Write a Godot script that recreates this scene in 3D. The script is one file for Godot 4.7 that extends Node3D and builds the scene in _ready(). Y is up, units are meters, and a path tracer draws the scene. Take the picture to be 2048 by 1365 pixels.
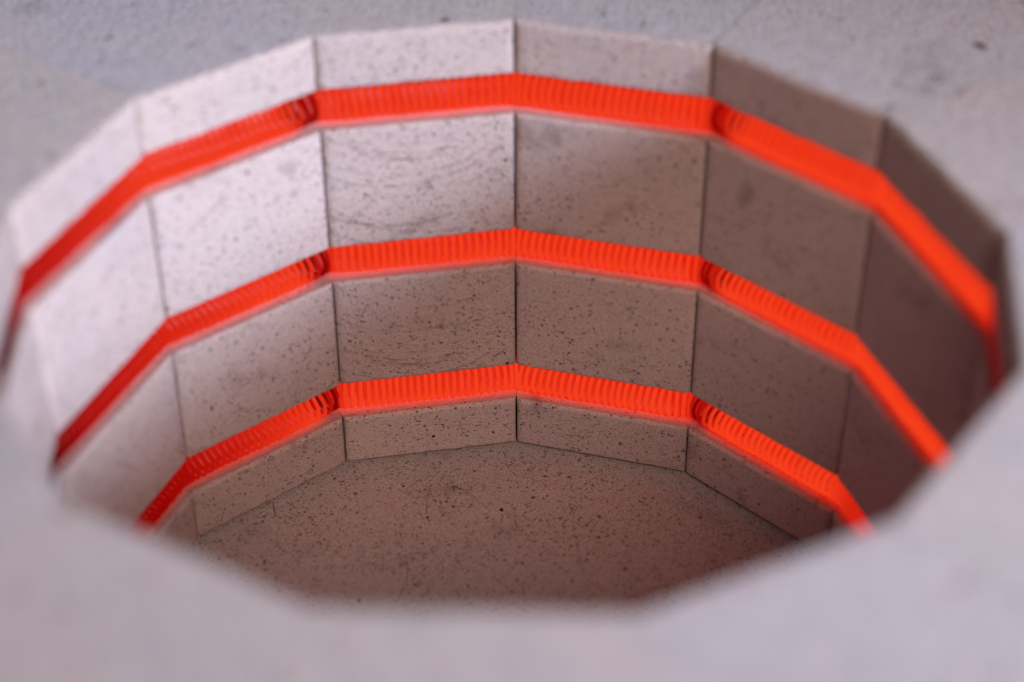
extends Node3D
# A small top-loading brick kiln seen through its open top: thirteen walls of soft firebrick with three grooves, a glowing wire coil lying in each.
const S := 0.15                      # inner corner radius of the kiln in metres; all other lengths are multiples of it
const N := 13
const DEPTH := 0.95                  # how far the bricks reach outward
const TOPS := [0.0, -0.255, -0.703, -1.150]          # top of each course (the groove floor above it)
const BOTTOMS := [-0.1433, -0.5944, -1.0334, -1.303] # bottom of each course (the groove roof below it)
const GROOVE := 0.155
const NUDGE := [[0.0127, 0.006], [-0.003, -0.0076], [0.0, 0.0], [0.0081, -0.0014], [-0.0036, -0.0113], [-0.007, -0.0127], [-0.0054, -0.0012], [-0.0035, -0.0004], [-0.0076, 0.0089], [-0.007, 0.0217], [0.0009, -0.0024], [0.0, 0.0], [0.0156, 0.0004]]  # the walls were set by hand

var rng := RandomNumberGenerator.new()
var wobble := FastNoiseLite.new()


func _ready() -> void:
	rng.seed = 20
	wobble.seed = 5; wobble.frequency = 1.0; wobble.noise_type = FastNoiseLite.TYPE_SIMPLEX_SMOOTH
	# --- camera
	var cam := Camera3D.new(); cam.name = "camera"; add_child(cam)
	cam.position = Vector3(0.1556, 1.9143, 2.921) * S
	cam.basis = Basis(Vector3.UP, deg_to_rad(2.5)) * Basis(Vector3.RIGHT, deg_to_rad(-36.106)) * Basis(Vector3.BACK, deg_to_rad(-0.415))
	var lens := CameraAttributesPhysical.new()
	lens.frustum_focal_length = 12.0 / tan(deg_to_rad(21.484 / 2.0))
	lens.exposure_aperture = 3.4
	lens.frustum_focus_distance = 5.0 * S
	lens.frustum_near = 0.02; lens.frustum_far = 100.0
	cam.attributes = lens
	cam.current = true
	# --- room light: dim, even
	var env := Environment.new()
	env.background_mode = Environment.BG_COLOR
	env.background_color = Color(0.03, 0.028, 0.032).linear_to_srgb()
	env.tonemap_mode = Environment.TONE_MAPPER_LINEAR
	env.tonemap_exposure = 1.0
	env.sdfgi_enabled = true; env.ssao_enabled = true; env.ssil_enabled = true
	var we := WorldEnvironment.new(); we.name = "environment"; we.environment = env; add_child(we)
	# --- the cool lamp to the right that lights the rim and the left walls
	var lamp := SpotLight3D.new(); lamp.name = "side_lamp"; add_child(lamp)
	var to_lamp := Vector3(0.82 * cos(deg_to_rad(19.6)), sin(deg_to_rad(19.6)), 0.572 * cos(deg_to_rad(19.6)))
	lamp.position = to_lamp * 1.5
	lamp.look_at_from_position(lamp.position, Vector3(-0.10, 0.0, -0.06), Vector3.UP)
	lamp.light_color = Color(0.76, 0.83, 1.07).linear_to_srgb()
	lamp.light_energy = 5.7
	lamp.light_size = 0.23
	lamp.spot_range = 6.0; lamp.spot_attenuation = 2.0; lamp.spot_angle = 13.0; lamp.spot_angle_attenuation = 1.0  # soft cone kept narrow to dim the view's corners like lens falloff
	lamp.shadow_enabled = true
	# --- the room's larger, warmer lamp, high in front of the kiln
	var ceiling := AreaLight3D.new(); ceiling.name = "ceiling_lamp"; add_child(ceiling)
	ceiling.area_size = Vector2(0.6, 0.5)
	ceiling.look_at_from_position(Vector3(0.26, 0.65, 0.74).normalized() * 1.6, Vector3.ZERO, Vector3.FORWARD)
	ceiling.light_color = Color(1.0, 0.70, 0.60).linear_to_srgb()
	ceiling.light_energy = 1.6
	ceiling.area_range = 6.0; ceiling.area_attenuation = 2.0
	ceiling.shadow_enabled = true
	# --- materials
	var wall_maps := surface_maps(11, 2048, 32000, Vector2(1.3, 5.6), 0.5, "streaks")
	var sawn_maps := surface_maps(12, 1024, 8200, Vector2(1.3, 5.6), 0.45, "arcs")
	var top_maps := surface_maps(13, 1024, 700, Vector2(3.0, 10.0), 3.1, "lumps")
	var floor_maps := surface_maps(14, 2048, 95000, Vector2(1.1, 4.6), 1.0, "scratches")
	var walls := []
	for tone in [Color(0.62, 0.545, 0.515), Color(0.60, 0.53, 0.505), Color(0.64, 0.56, 0.53), Color(0.61, 0.53, 0.495)]:
		walls.append(brick_material(wall_maps, tone, 0.07))
	var sawn := brick_material(sawn_maps, Color(0.61, 0.53, 0.50), 0.11)
	var tops := []
	for tone in [Color(0.68, 0.65, 0.655), Color(0.665, 0.65, 0.68), Color(0.69, 0.645, 0.63)]:
		tops.append(brick_material(top_maps, tone, 0.075))
	var floor_mat := brick_material(floor_maps, Color(0.52, 0.465, 0.435), 0.05)
	var fades := [[-1.9, -3.05, -3.35, 2.9, 0.22], [-1.4, -2.7, -3.03, 4.0, 0.9], [-1.12, -1.95, -2.8, 1.9, 0.68]]   # where each coil begins to cool, and how fast
	var hot := []
	for k in 3: hot.append(hot_brick_material(wall_maps, fades[k]))
	# --- the kiln
	var kiln := Node3D.new(); kiln.name = "brick_kiln"; add_child(kiln)
	kiln.position = Vector3(0, -1.5 * S, 0)
	kiln.set_meta("label", "open thirteen-sided kiln of pale pitted firebrick with three grooves round its walls")
	kiln.set_meta("category", "kiln")
	for k in 4:
		for i in N:
			var c := i - 6
			var is_sawn: bool = c == -1 and (k == 1 or k == 2) or c == -2 and k == 3
			var wall: Material = sawn if is_sawn else walls[rng.randi() % 4]
			var top: Material = tops[[1, 0, 2, 1, 0][posmod(c, 5)]]
			piece("firebrick", firebrick(k, c, is_sawn), [wall, top if k == 0 else hot[k - 1]], kiln)
	piece("floor_slab", floor_slab(), [floor_mat], kiln)
	# --- the coils
	var said := ["uppermost glowing orange-red wire coil in the groove nearest the kiln's rim", "middle glowing orange-red wire coil, between two broad bands of firebrick", "lowest glowing orange-red wire coil, in the groove just above the kiln floor"]
	for k in 3:
		var coil := Node3D.new(); coil.name = "heating_coil" if k == 0 else "heating_coil_%03d" % k; add_child(coil)
		coil.position = Vector3(0, TOPS[k + 1] * S, 0)
		coil.set_meta("label", said[k]); coil.set_meta("category", "heating coil"); coil.set_meta("group", "glowing coils in the grooves of the kiln")
		piece("wire_filament", coil_wire(k), [coil_material(fades[k])], coil)
		for i in N:                    # the light that the coil gives, in front of it, wall by wall
			var c := i - 6
			var a := inner(c); var b := inner(c + 1)
			var inward := -(a + b).normalized()
			var glow := AreaLight3D.new(); glow.name = "coil_light"; coil.add_child(glow, true)
			glow.area_size = Vector2(a.distance_to(b) * 0.9, 0.07) * S
			glow.look_at_from_position(((a + b) * 0.5 + inward * -0.012) * S + Vector3(0, (TOPS[k + 1] + 0.05) * S, 0), ((a + b) * 0.5 + inward) * S + Vector3(0, (TOPS[k + 1] + 0.05) * S, 0), Vector3.UP)
			glow.light_color = Color(1.0, 0.12, 0.04).linear_to_srgb()
			glow.light_energy = 0.00005 * heat(c + 0.5, fades[k])
			glow.area_range = 4.0; glow.area_attenuation = 2.0; glow.shadow_enabled = true


# ---------------------------------------------------------------- the plan of the kiln
func inner(c: int) -> Vector3:       # an inner corner; 0 is the one at the back, to the right of it 1, 2 ...
	c = posmod(c + 6, N) - 6
	var a := TAU * c / N
	return Vector3(sin(a) + NUDGE[c + 6][0], 0, -cos(a) + NUDGE[c + 6][1])


func in_wall(c: int, u: float, d: float, y: float) -> Vector3:   # a point of the wall from corner c to c + 1, u along it, d outward behind its face
	var a := inner(c); var b := inner(c + 1)
	var g := (0.0028 if d < 0.012 else 0.0004) / a.distance_to(b)
	var t := d / (0.5 * (a + b)).length()
	return (a * (1.0 + t)).lerp(b * (1.0 + t), lerpf(g, 1.0 - g, u)) + Vector3(0, y, 0)


# ---------------------------------------------------------------- bricks
func firebrick(k: int, c: int, centred: bool) -> ArrayMesh:
	var lift := rng.randf_range(-0.0015, 0.0015) if k == 0 else 0.0
	var set_back := rng.randf_range(-0.001, 0.0025)
	var top: float = TOPS[k] + lift
	var bottom: float = BOTTOMS[k]
	var r_top := 0.018 if k == 0 else 0.010
	var r_low := 0.010
	var line := PackedVector2Array()  # the section, d outward and y up
	line.append(Vector2(DEPTH, bottom))
	line.append(Vector2(GROOVE * 1.2, bottom))
	line.append(Vector2(0.0125, bottom))
	for j in 4:
		var a := PI / 2 * j / 3.0
		line.append(Vector2(r_low - r_low * sin(a), bottom + r_low - r_low * cos(a)))
	for j in range(1, 4):
		line.append(Vector2(0, lerpf(bottom + r_low, top - r_top, j / 4.0)))
	for j in 5:
		var a := PI / 2 * j / 4.0
		line.append(Vector2(r_top - r_top * cos(a), top - r_top + r_top * sin(a)))
	var roofed: int = line.size() - 1
	if k == 0:
		for d in [0.06, 0.12, 0.2, 0.3, 0.4, 0.55, 0.75, DEPTH]: line.append(Vector2(d, top))
	else:
		var joint: float = BOTTOMS[k - 1] - 0.0015
		line.append_array(PackedVector2Array([Vector2(0.02, top), Vector2(0.035, top), Vector2(0.05, top), Vector2(0.1, top), Vector2(GROOVE - 0.03, top), Vector2(GROOVE - 0.009, top + 0.009), Vector2(GROOVE, top + 0.03), Vector2(GROOVE, joint), Vector2(DEPTH, joint)]))
	var length := PackedFloat32Array([0.0])
	for j in range(1, line.size()): length.append(length[-1] + line[j].distance_to(line[j - 1]))
	var w := inner(c).distance_to(inner(c + 1))
	var e := 0.015 / w
	var us := [0.0, e * 0.3, e]
	for j in range(1, 24): us.append(lerpf(e, 1.0 - e, j / 24.0))
	us.append_array([1.0 - e, 1.0 - e * 0.3, 1.0])
	var off := Vector2(rng.randf_range(0.02, 0.66), rng.randf_range(0.02, 0.55))
	var flip := rng.randf() < 0.5
	if centred: off = Vector2(0.5, 0.06 + 0.1 * k)
	var seed_at := rng.randf() * 100.0
	var at := []; var uv := []; var uv2 := []
	for ui in us.size():
		var u: float = us[ui]
		var chamfer: float = [0.0085, 0.0030, 0.0][mini(mini(ui, us.size() - 1 - ui), 2)]
		var col := PackedVector3Array(); var uvs := PackedVector2Array(); var ws := PackedVector2Array()
		for j in line.size():
			var p := line[j]
			if p.x < 0.1: p.x = maxf(p.x, chamfer) + set_back
			var edge := p.x < 0.03 and (absf(p.y - top) < 0.03 or absf(p.y - bottom) < 0.02)
			if edge:                                  # edges of soft brick are never quite straight
				var q := Vector3(u * w * 28.0, p.y * 40.0, seed_at)
				var amp := 0.0035 if k == 0 else 0.0018
				p += Vector2(wobble.get_noise_3dv(q), wobble.get_noise_3dv(q + Vector3(0, 0, 30))) * amp
				var chip := wobble.get_noise_3dv(q * 0.55 + Vector3(9, 3, 55))
				if chip > 0.55 and absf(p.y - top) < 0.012: p += Vector2(0.3, -0.7) * (chip - 0.55) * 0.03
			col.append(in_wall(c, u, p.x, p.y) * S)
			ws.append(Vector2(fposmod(c + u + 4.0, N) / N if u < 0.999 else fposmod(c + 4.999, N) / N, clampf(p.x / GROOVE, 0, 1)))
			var along := (u - 0.5) * w / 2.0 if centred else u * w / 2.0
			if flip and not centred: along = w / 2.0 - along
			if centred: uvs.append(Vector2(along * 2.0 + 0.5, (length[j] - length[3]) + 0.2 * k - 0.1))
			else: uvs.append(off + Vector2(along, length[j] / 2.0 * 0.8))
		at.append(col); uv.append(uvs); uv2.append(ws)
	var a_tri := PackedVector3Array(); var a_uv := PackedVector2Array(); var a_uv2 := PackedVector2Array(); var a_top := PackedByteArray()
	for ui in us.size() - 1:
		for j in line.size():
			var j2 := (j + 1) % line.size()
			var last := j2 == 0
			var p: Array = [at[ui][j], at[ui + 1][j], at[ui + 1][j2], at[ui][j2]]
			var q: Array = [uv[ui][j], uv[ui + 1][j], uv[ui + 1][j2], uv[ui][j2]]
			var q2: Array = [uv2[ui][j], uv2[ui + 1][j], uv2[ui + 1][j2], uv2[ui][j2]]
			if last:
				var down := Vector2(0, line[j].distance_to(line[j2]) * 0.4)
				q[2] = q[1] + down; q[3] = q[0] + down
			for n in [0, 2, 1, 0, 3, 2]:
				a_tri.append(p[n]); a_uv.append(q[n]); a_uv2.append(q2[n])
			for n in 2: a_top.append(1 if k == 0 and j >= roofed or k > 0 and j >= roofed and j < roofed + 7 else 0)
	var fill := Geometry2D.triangulate_polygon(line)
	for side in 2:
		var col: PackedVector3Array = at[0 if side == 0 else us.size() - 1]
		for n in range(0, fill.size(), 3):
			for m in 3:
				var v: int = fill[n + m]
				a_tri.append(col[v]); a_uv.append(off + line[v] * Vector2(0.2, 0.2) + Vector2(0.0, 0.3)); a_uv2.append(Vector2.ZERO)
			a_top.append(0)
	return shaded(a_tri, a_uv, a_uv2, a_top, in_wall(c, 0.5, 0.3, (top + bottom) / 2.0) * S)


func floor_slab() -> ArrayMesh:
	var y := -1.311
	var a_tri := PackedVector3Array(); var a_uv := PackedVector2Array(); var a_top := PackedByteArray()
	for c in N:
		var p := Vector3(0, y, 0); var q := inner(c) * 1.3 + p; var r := inner(c + 1) * 1.3 + p
		var low := Vector3(0, -0.19, 0)
		for t in [[p, q, r], [p + low, r + low, q + low], [q, q + low, r], [r, q + low, r + low]]:
			for v: Vector3 in t:
				a_tri.append(v * S); a_uv.append(Vector2(v.x, v.z + v.y - y) / 2.7 + Vector2(0.5, 0.5))
			a_top.append(0)
	return shaded(a_tri, a_uv, a_uv, a_top, Vector3(0, (y - 0.1) * S, 0))


# Triangles -> a mesh with smooth normals across angles under 40 degrees, larger faces counting for more; surface 1 is made of those marked in tops.
func shaded(tri: PackedVector3Array, uv: PackedVector2Array, uv2: PackedVector2Array, tops: PackedByteArray, middle: Vector3) -> ArrayMesh:
	var faces := PackedVector3Array()
	var around := {}
	var volume := 0.0
	for f in range(0, tri.size(), 3):
		volume += (tri[f] - middle).dot((tri[f + 1] - middle).cross(tri[f + 2] - middle))
	var turn := 1.0 if volume > 0.0 else -1.0
	for f in range(0, tri.size(), 3):
		var n := (tri[f + 1] - tri[f]).cross(tri[f + 2] - tri[f]) * turn
		faces.append(n)
		for m in 3:
			var key := Vector3i((tri[f + m] * 200000.0).round())
			if not around.has(key): around[key] = PackedInt32Array()
			around[key].append(f / 3)
	var mesh := ArrayMesh.new()
	for s in 2:
		var v := PackedVector3Array(); var nn := PackedVector3Array(); var tt := PackedVector2Array(); var t2 := PackedVector2Array()
		for f in faces.size():
			if tops[f] != s or faces[f].length() < 1e-14: continue
			var own := faces[f].normalized()
			for m in ([0, 2, 1] if turn > 0 else [0, 1, 2]):
				var at := tri[f * 3 + m]
				var n := Vector3.ZERO
				for g in around[Vector3i((at * 200000.0).round())]:
					if faces[g].length() > 1e-14 and faces[g].normalized().dot(own) > 0.76: n += faces[g]
				v.append(at); nn.append(n.normalized()); tt.append(uv[f * 3 + m]); t2.append(uv2[f * 3 + m])
		if v.is_empty(): continue
		var arrays := []; arrays.resize(Mesh.ARRAY_MAX)
		arrays[Mesh.ARRAY_VERTEX] = v; arrays[Mesh.ARRAY_NORMAL] = nn; arrays[Mesh.ARRAY_TEX_UV] = tt; arrays[Mesh.ARRAY_TEX_UV2] = t2
		mesh.add_surface_from_arrays(Mesh.PRIMITIVE_TRIANGLES, arrays)
	return mesh


func piece(called: String, mesh: ArrayMesh, mats: Array, parent: Node3D) -> MeshInstance3D:
	var o := MeshInstance3D.new(); o.name = called; o.mesh = mesh
	for s in mesh.get_surface_count(): mesh.surface_set_material(s, mats[mini(s, mats.size() - 1)])
	parent.add_child(o, true)
	o.position = -parent.position      # the shapes are given in the scene's own axes
	return o


# ---------------------------------------------------------------- coils
func heat(s: float, fade: Array) -> float:   # how hot the wire is at s, in walls counted from the back corner; the wire cools towards its ends, left of the picture
	if s > 8.6: s -= N
	var h := 1.0
	if s < fade[0]: h = lerpf(1.0, 0.42, clampf((fade[0] - s) / (fade[0] - fade[1]), 0, 1))
	if s < fade[1]: h = lerpf(0.42, 0.08, clampf((fade[1] - s) / (fade[1] - fade[2]), 0, 1))
	if s > fade[3]: h *= lerpf(1.0, fade[4], clampf((s - fade[3]) / 0.25, 0, 1))
	for c in [-1.05, 1.05]: h -= 0.76 * exp(-pow((s - c) / 0.065, 2.0)) * h   # and where it bends deep into a corner
	return h


func coil_wire(k: int) -> ArrayMesh:
	var turn_r := 0.0415; var wire := 0.0050
	var y0: float = TOPS[k + 1] + turn_r + wire + 0.002
	var pitch: float = [0.0208, 0.0204, 0.0197][k]
	# the middle line, smoothed over the corners
	var raw := PackedVector3Array(); var at_s := PackedFloat32Array()
	var steps := 60
	for i in range(-3 * steps - steps / 2, (N - 4) * steps + steps / 2 - 8):
		var s := float(i) / steps
		var c := floori(s); var u := s - c
		var d := 0.057
		for n in [-1.0, 1.0]: d += 0.008 * exp(-pow((s - n) / 0.09, 2.0))
		d += 0.004 * wobble.get_noise_2d(s * 3.0, k * 20.0)
		raw.append(in_wall(c, u, d, y0 + 0.002 * wobble.get_noise_2d(s * 4.0, k * 20.0 + 7.0))); at_s.append(s)
	var mid := raw.duplicate()
	for i in range(3, raw.size() - 3):
		mid[i] = (raw[i - 3] + raw[i - 2] * 2.0 + raw[i - 1] * 3.0 + raw[i] * 4.0 + raw[i + 1] * 3.0 + raw[i + 2] * 2.0 + raw[i + 3]) / 16.0
	var run := PackedFloat32Array([0.0])
	for i in range(1, mid.size()): run.append(run[-1] + mid[i].distance_to(mid[i - 1]))
	var per := 28; var ring := 8
	var path := PackedVector3Array(); var su := PackedFloat32Array(); var front := PackedFloat32Array()
	var phase := 0.0; var x := 0.0; var i := 0
	path.append((mid[0] + mid[0] * Vector3(1, 0, 1) * 0.45) * S); su.append(at_s[0]); front.append(0.2)
	path.append((mid[0] + mid[0] * Vector3(1, 0, 1) * 0.06) * S); su.append(at_s[0]); front.append(0.2)
	while x < run[-1] - 0.01:
		while i < run.size() - 2 and run[i + 1] < x: i += 1
		var f := (x - run[i]) / (run[i + 1] - run[i])
		var p := mid[i].lerp(mid[i + 1], f)
		var t := (mid[mini(i + 2, mid.size() - 1)] - mid[maxi(i - 1, 0)]).normalized()
		var out := t.cross(Vector3.UP).normalized()
		var rr := turn_r * (1.0 + 0.035 * wobble.get_noise_2d(phase * 0.7, 50.0 + k))
		path.append((p + out * cos(phase) * rr + Vector3.UP * sin(phase) * rr) * S)
		su.append(lerpf(at_s[i], at_s[i + 1], f)); front.append(0.5 + 0.45 * cos(phase))
		phase += TAU / per
		x += pitch * (1.0 - 0.8 * cos(phase)) * (1.0 + 0.06 * wobble.get_noise_2d(x * 9.0, 80.0 + k)) / per
	path.append((mid[-1] + mid[-1] * Vector3(1, 0, 1) * 0.06) * S); su.append(at_s[-1]); front.append(0.2)
	path.append((mid[-1] + mid[-1] * Vector3(1, 0, 1) * 0.45) * S); su.append(at_s[-1]); front.append(0.2)
	var v := PackedVector3Array(); var nn := PackedVector3Array(); var tt := PackedVector2Array(); var idx := PackedInt32Array()
	var side := Vector3.UP
	for n in path.size():
		var t := (path[mini(n + 1, path.size() - 1)] - path[maxi(n - 1, 0)]).normalized()
		side = (side - t * side.dot(t)).normalized()
		var other := t.cross(side)
		for m in ring + 1:
			var a := TAU * m / ring
			var o := side * cos(a) + other * sin(a)
			v.append(path[n] + o * wire * S); nn.append(o); tt.append(Vector2((su[n] + 4.0) / N, front[n]))
		if n:
			for m in ring:
				var b := n * (ring + 1) + m; var a0 := b - ring - 1
				idx.append_array(PackedInt32Array([a0, a0 + 1, b, b, a0 + 1, b + 1]))
	var arrays := []; arrays.resize(Mesh.ARRAY_MAX)
	arrays[Mesh.ARRAY_VERTEX] = v; arrays[Mesh.ARRAY_NORMAL] = nn; arrays[Mesh.ARRAY_TEX_UV] = tt; arrays[Mesh.ARRAY_INDEX] = idx
	var mesh := ArrayMesh.new(); mesh.add_surface_from_arrays(Mesh.PRIMITIVE_TRIANGLES, arrays)
	return mesh


func coil_material(fade: Array) -> StandardMaterial3D:
	var im := Image.create(2048, 16, false, Image.FORMAT_RGB8)
	for x in 2048:
		var h := heat((x + 0.5) / 2048.0 * N - 4.0, fade) * (1.0 + 0.05 * wobble.get_noise_1d(x * 0.9))
		for y in 16:                       # emission is set weaker on the back half of each turn
			var e := maxf(0.0, h) * lerpf(0.80, 1.0, smoothstep(2.0, 12.0, y))
			im.set_pixel(x, y, Color(minf(e, 1.0), 0.054 * pow(e, 3.0), 0.013 * pow(e, 2.0)).linear_to_srgb())
	var m := StandardMaterial3D.new(); m.resource_name = "glowing_wire"
	m.albedo_color = Color(0.10, 0.085, 0.085).linear_to_srgb()
	m.roughness = 0.55; m.metallic = 0.2
	m.emission_enabled = true
	m.emission = Color.WHITE
	m.emission_operator = BaseMaterial3D.EMISSION_OP_MULTIPLY
	m.emission_texture = ImageTexture.create_from_image(im)
	m.emission_energy_multiplier = 0.92
	m.texture_repeat = false
	return m


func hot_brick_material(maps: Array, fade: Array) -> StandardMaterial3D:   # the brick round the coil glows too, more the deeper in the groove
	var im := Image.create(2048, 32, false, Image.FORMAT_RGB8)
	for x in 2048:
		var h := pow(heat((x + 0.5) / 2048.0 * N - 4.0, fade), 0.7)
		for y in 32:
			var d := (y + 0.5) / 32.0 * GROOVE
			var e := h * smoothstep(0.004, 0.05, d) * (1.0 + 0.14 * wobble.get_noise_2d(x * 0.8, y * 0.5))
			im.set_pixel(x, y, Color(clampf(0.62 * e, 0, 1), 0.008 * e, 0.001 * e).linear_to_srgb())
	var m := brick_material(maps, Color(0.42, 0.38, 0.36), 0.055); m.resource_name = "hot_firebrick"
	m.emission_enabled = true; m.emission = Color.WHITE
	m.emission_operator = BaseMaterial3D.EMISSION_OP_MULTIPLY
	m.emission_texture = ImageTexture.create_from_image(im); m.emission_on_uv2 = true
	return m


# ---------------------------------------------------------------- the look of firebrick
func brick_material(maps: Array, tone: Color, relief: float) -> StandardMaterial3D:
	var m := StandardMaterial3D.new(); m.resource_name = "firebrick"
	m.albedo_color = tone.linear_to_srgb()
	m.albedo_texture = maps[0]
	m.roughness = 0.93; m.metallic_specular = 0.25
	m.heightmap_enabled = true; m.heightmap_texture = maps[1]; m.heightmap_scale = relief
	return m


# [colour, height]: mottled, gritty, with pores; style adds saw marks, scratches or lumps.
func surface_maps(seed_: int, size: int, pores: int, pore_size: Vector2, spread: float, style: String) -> Array:
	var r := RandomNumberGenerator.new(); r.seed = seed_
	var blotch := FastNoiseLite.new(); blotch.seed = seed_; blotch.frequency = 5.0 / size; blotch.fractal_octaves = 4
	var grit := FastNoiseLite.new(); grit.seed = seed_ + 50; grit.frequency = 0.16; grit.fractal_octaves = 3
	var lump := FastNoiseLite.new(); lump.seed = seed_ + 90; lump.frequency = 60.0 / size * (0.6 if style == "lumps" else 1.0); lump.fractal_octaves = 3
	var a := blotch.get_image(size, size).get_data(); var b := grit.get_image(size, size).get_data(); var l := lump.get_image(size, size).get_data()
	var col := PackedByteArray(); col.resize(size * size * 3)
	var hgt := PackedByteArray(); hgt.resize(size * size)
	var wl := 0.20 if style == "lumps" else 0.12
	for n in size * size:
		var x := a[n] - 128
		var g := b[n] - 128
		var q := l[n] - 128
		var w := 228 + (x * 8 + g * 40 + q * 10 >> 7)
		col[n * 3] = w; col[n * 3 + 1] = w - (x >> 5); col[n * 3 + 2] = w - (x >> 4)
		hgt[n] = int(178 + g * 0.40 + q * wl)
	# saw marks and scratches
	var strokes := []   # [start, bend centre or direction, ...]: each a polyline of points
	if style == "arcs":
		for n in 34:
			var y0 := r.randf_range(-0.1, 1.15) * size
			strokes.append([arc(Vector2(size * r.randf_range(0.44, 0.56), y0 + 0.42 * size), -0.42 * size, r.randf_range(0.2, 0.7), r.randf_range(-0.7, -0.1)), r.randf_range(40, 110), r.randf_range(1.8, 3.6)])
	elif style == "streaks":
		for n in 420:
			var p := Vector2(r.randf(), r.randf()) * size
			strokes.append([arc(p + Vector2(0, -1).rotated(r.randf_range(-0.3, 0.3)) * size * 0.7, size * 0.7, r.randf_range(0.0, 0.09), r.randf_range(-0.09, 0.0)), r.randf_range(12, 48), r.randf_range(1.2, 2.6)])
	elif style == "scratches":
		for n in 20:
			var p := Vector2(r.randf_range(0.3, 0.72), r.randf_range(0.14, 0.40)) * size
			strokes.append([arc(p, size * r.randf_range(0.02, 0.16), r.randf_range(0.1, 0.5) + n, n - r.randf_range(0.1, 0.5)), r.randf_range(8, 34), r.randf_range(0.7, 1.4)])
	for s in strokes:
		var fade := r.randf() * 50.0
		for i in s[0].size():
			var p: Vector2 = s[0][i]
			var k := clampf(0.5 + 1.6 * wobble.get_noise_2d(i * 0.02, fade), 0.0, 1.0)
			var dark: float = 0.48 if style == "scratches" else 0.035
			dent(col, hgt, size, p, s[2], s[2], 0.0, s[1] * k * 0.35, dark * k, -1.0 if style == "arcs" else 0.0)
	# soft brownish smudges
	for n in (46 if size > 1500 else 9):
		smudge(col, size, Vector2(r.randf(), r.randf()) * size, r.randf_range(35, 120), r.randf_range(14, 45), r.randfn(0.0, 0.4), r.randf_range(0.06, 0.18) * (0.7 if style == "scratches" else 1.0), blotch)
	# pores, with the shade inside them painted into the colour
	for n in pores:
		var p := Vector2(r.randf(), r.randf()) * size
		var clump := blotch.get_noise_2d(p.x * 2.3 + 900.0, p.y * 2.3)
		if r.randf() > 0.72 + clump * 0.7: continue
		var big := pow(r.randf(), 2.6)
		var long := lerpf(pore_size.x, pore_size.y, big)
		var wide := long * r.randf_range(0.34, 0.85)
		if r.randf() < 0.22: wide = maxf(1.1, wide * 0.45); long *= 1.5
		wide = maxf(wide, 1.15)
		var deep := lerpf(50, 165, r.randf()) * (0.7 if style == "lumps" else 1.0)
		var stain_and_shade := r.randf_range(0.08, 0.46) * (0.45 if style == "lumps" else 1.0)
		dent(col, hgt, size, p, long, wide, r.randfn(0.0, spread * 0.75), deep, stain_and_shade, 0.0)
	# a few dark iron spots, and larger voids with their shade painted in
	for n in pores / (700 if style != "lumps" else 60):
		var p := Vector2(r.randf(), r.randf()) * size
		var big := r.randf_range(4.0, 7.0) * (1.35 if style == "lumps" else 1.0)
		dent(col, hgt, size, p, big, big * r.randf_range(0.6, 1.0), r.randf() * 3.0, 150, 0.9 if style != "lumps" and r.randf() < 0.2 else 0.35, 0.0)
	var ci := Image.create_from_data(size, size, false, Image.FORMAT_RGB8, col)
	var hi := Image.create_from_data(size, size, false, Image.FORMAT_L8, hgt)
	return [ImageTexture.create_from_image(ci), ImageTexture.create_from_image(hi)]


func smudge(col: PackedByteArray, size: int, p: Vector2, long: float, wide: float, turn: float, strong: float, noise: FastNoiseLite) -> void:
	var ca := cos(turn); var sa := sin(turn)
	var reach := ceili(long)
	for y in range(maxi(0, int(p.y) - reach), mini(size, int(p.y) + reach + 1)):
		for x in range(maxi(0, int(p.x) - reach), mini(size, int(p.x) + reach + 1)):
			var dx := x - p.x; var dy := y - p.y
			var q := pow((dx * ca + dy * sa) / long, 2.0) + pow((dy * ca - dx * sa) / wide, 2.0)
			if q >= 1.0: continue
			var k := strong * (1.0 - q) * clampf(0.55 + 1.3 * noise.get_noise_2d(x * 6.0, y * 6.0 + p.x), 0.0, 1.0)
			var n := (y * size + x) * 3
			col[n] = int(col[n] * (1.0 - k)); col[n + 1] = int(col[n + 1] * (1.0 - k * 1.12)); col[n + 2] = int(col[n + 2] * (1.0 - k * 1.15))


func arc(centre: Vector2, radius: float, from: float, to: float) -> PackedVector2Array:   # angles are measured from straight down
	var out := PackedVector2Array()
	var n := int(absf((to - from) * radius) / 1.3) + 2
	for i in n: out.append(centre + Vector2(0, radius).rotated(lerpf(from, to, i / (n - 1.0))))
	return out


func dent(col: PackedByteArray, hgt: PackedByteArray, size: int, p: Vector2, long: float, wide: float, turn: float, deep: float, stain_and_shade: float, ridge: float) -> void:
	var ca := cos(turn); var sa := sin(turn)
	var reach := ceili(maxf(long, wide) + 1.5)
	for y in range(maxi(0, int(p.y) - reach), mini(size, int(p.y) + reach + 1)):
		for x in range(maxi(0, int(p.x) - reach), mini(size, int(p.x) + reach + 1)):
			var dx := x - p.x; var dy := y - p.y
			var q := sqrt(pow((dx * ca + dy * sa) / long, 2.0) + pow((dy * ca - dx * sa) / wide, 2.0))
			if q >= 1.0: continue
			var k := smoothstep(1.0, 0.35, q)
			var n := y * size + x
			hgt[n] = clampi(hgt[n] - int(deep * k), 0, 255)
			if ridge != 0.0 and y >= 3: hgt[n - 3 * size] = clampi(hgt[n - 3 * size] + int(deep * k * 0.5), 0, 255)
			var f := 1.0 - stain_and_shade * k  # colour darkening: painted shade of hollows as well as real dark spots
			col[n * 3] = int(col[n * 3] * f); col[n * 3 + 1] = int(col[n * 3 + 1] * f * (1.0 - 0.30 * stain_and_shade * k)); col[n * 3 + 2] = int(col[n * 3 + 2] * f * (1.0 - 0.42 * stain_and_shade * k))
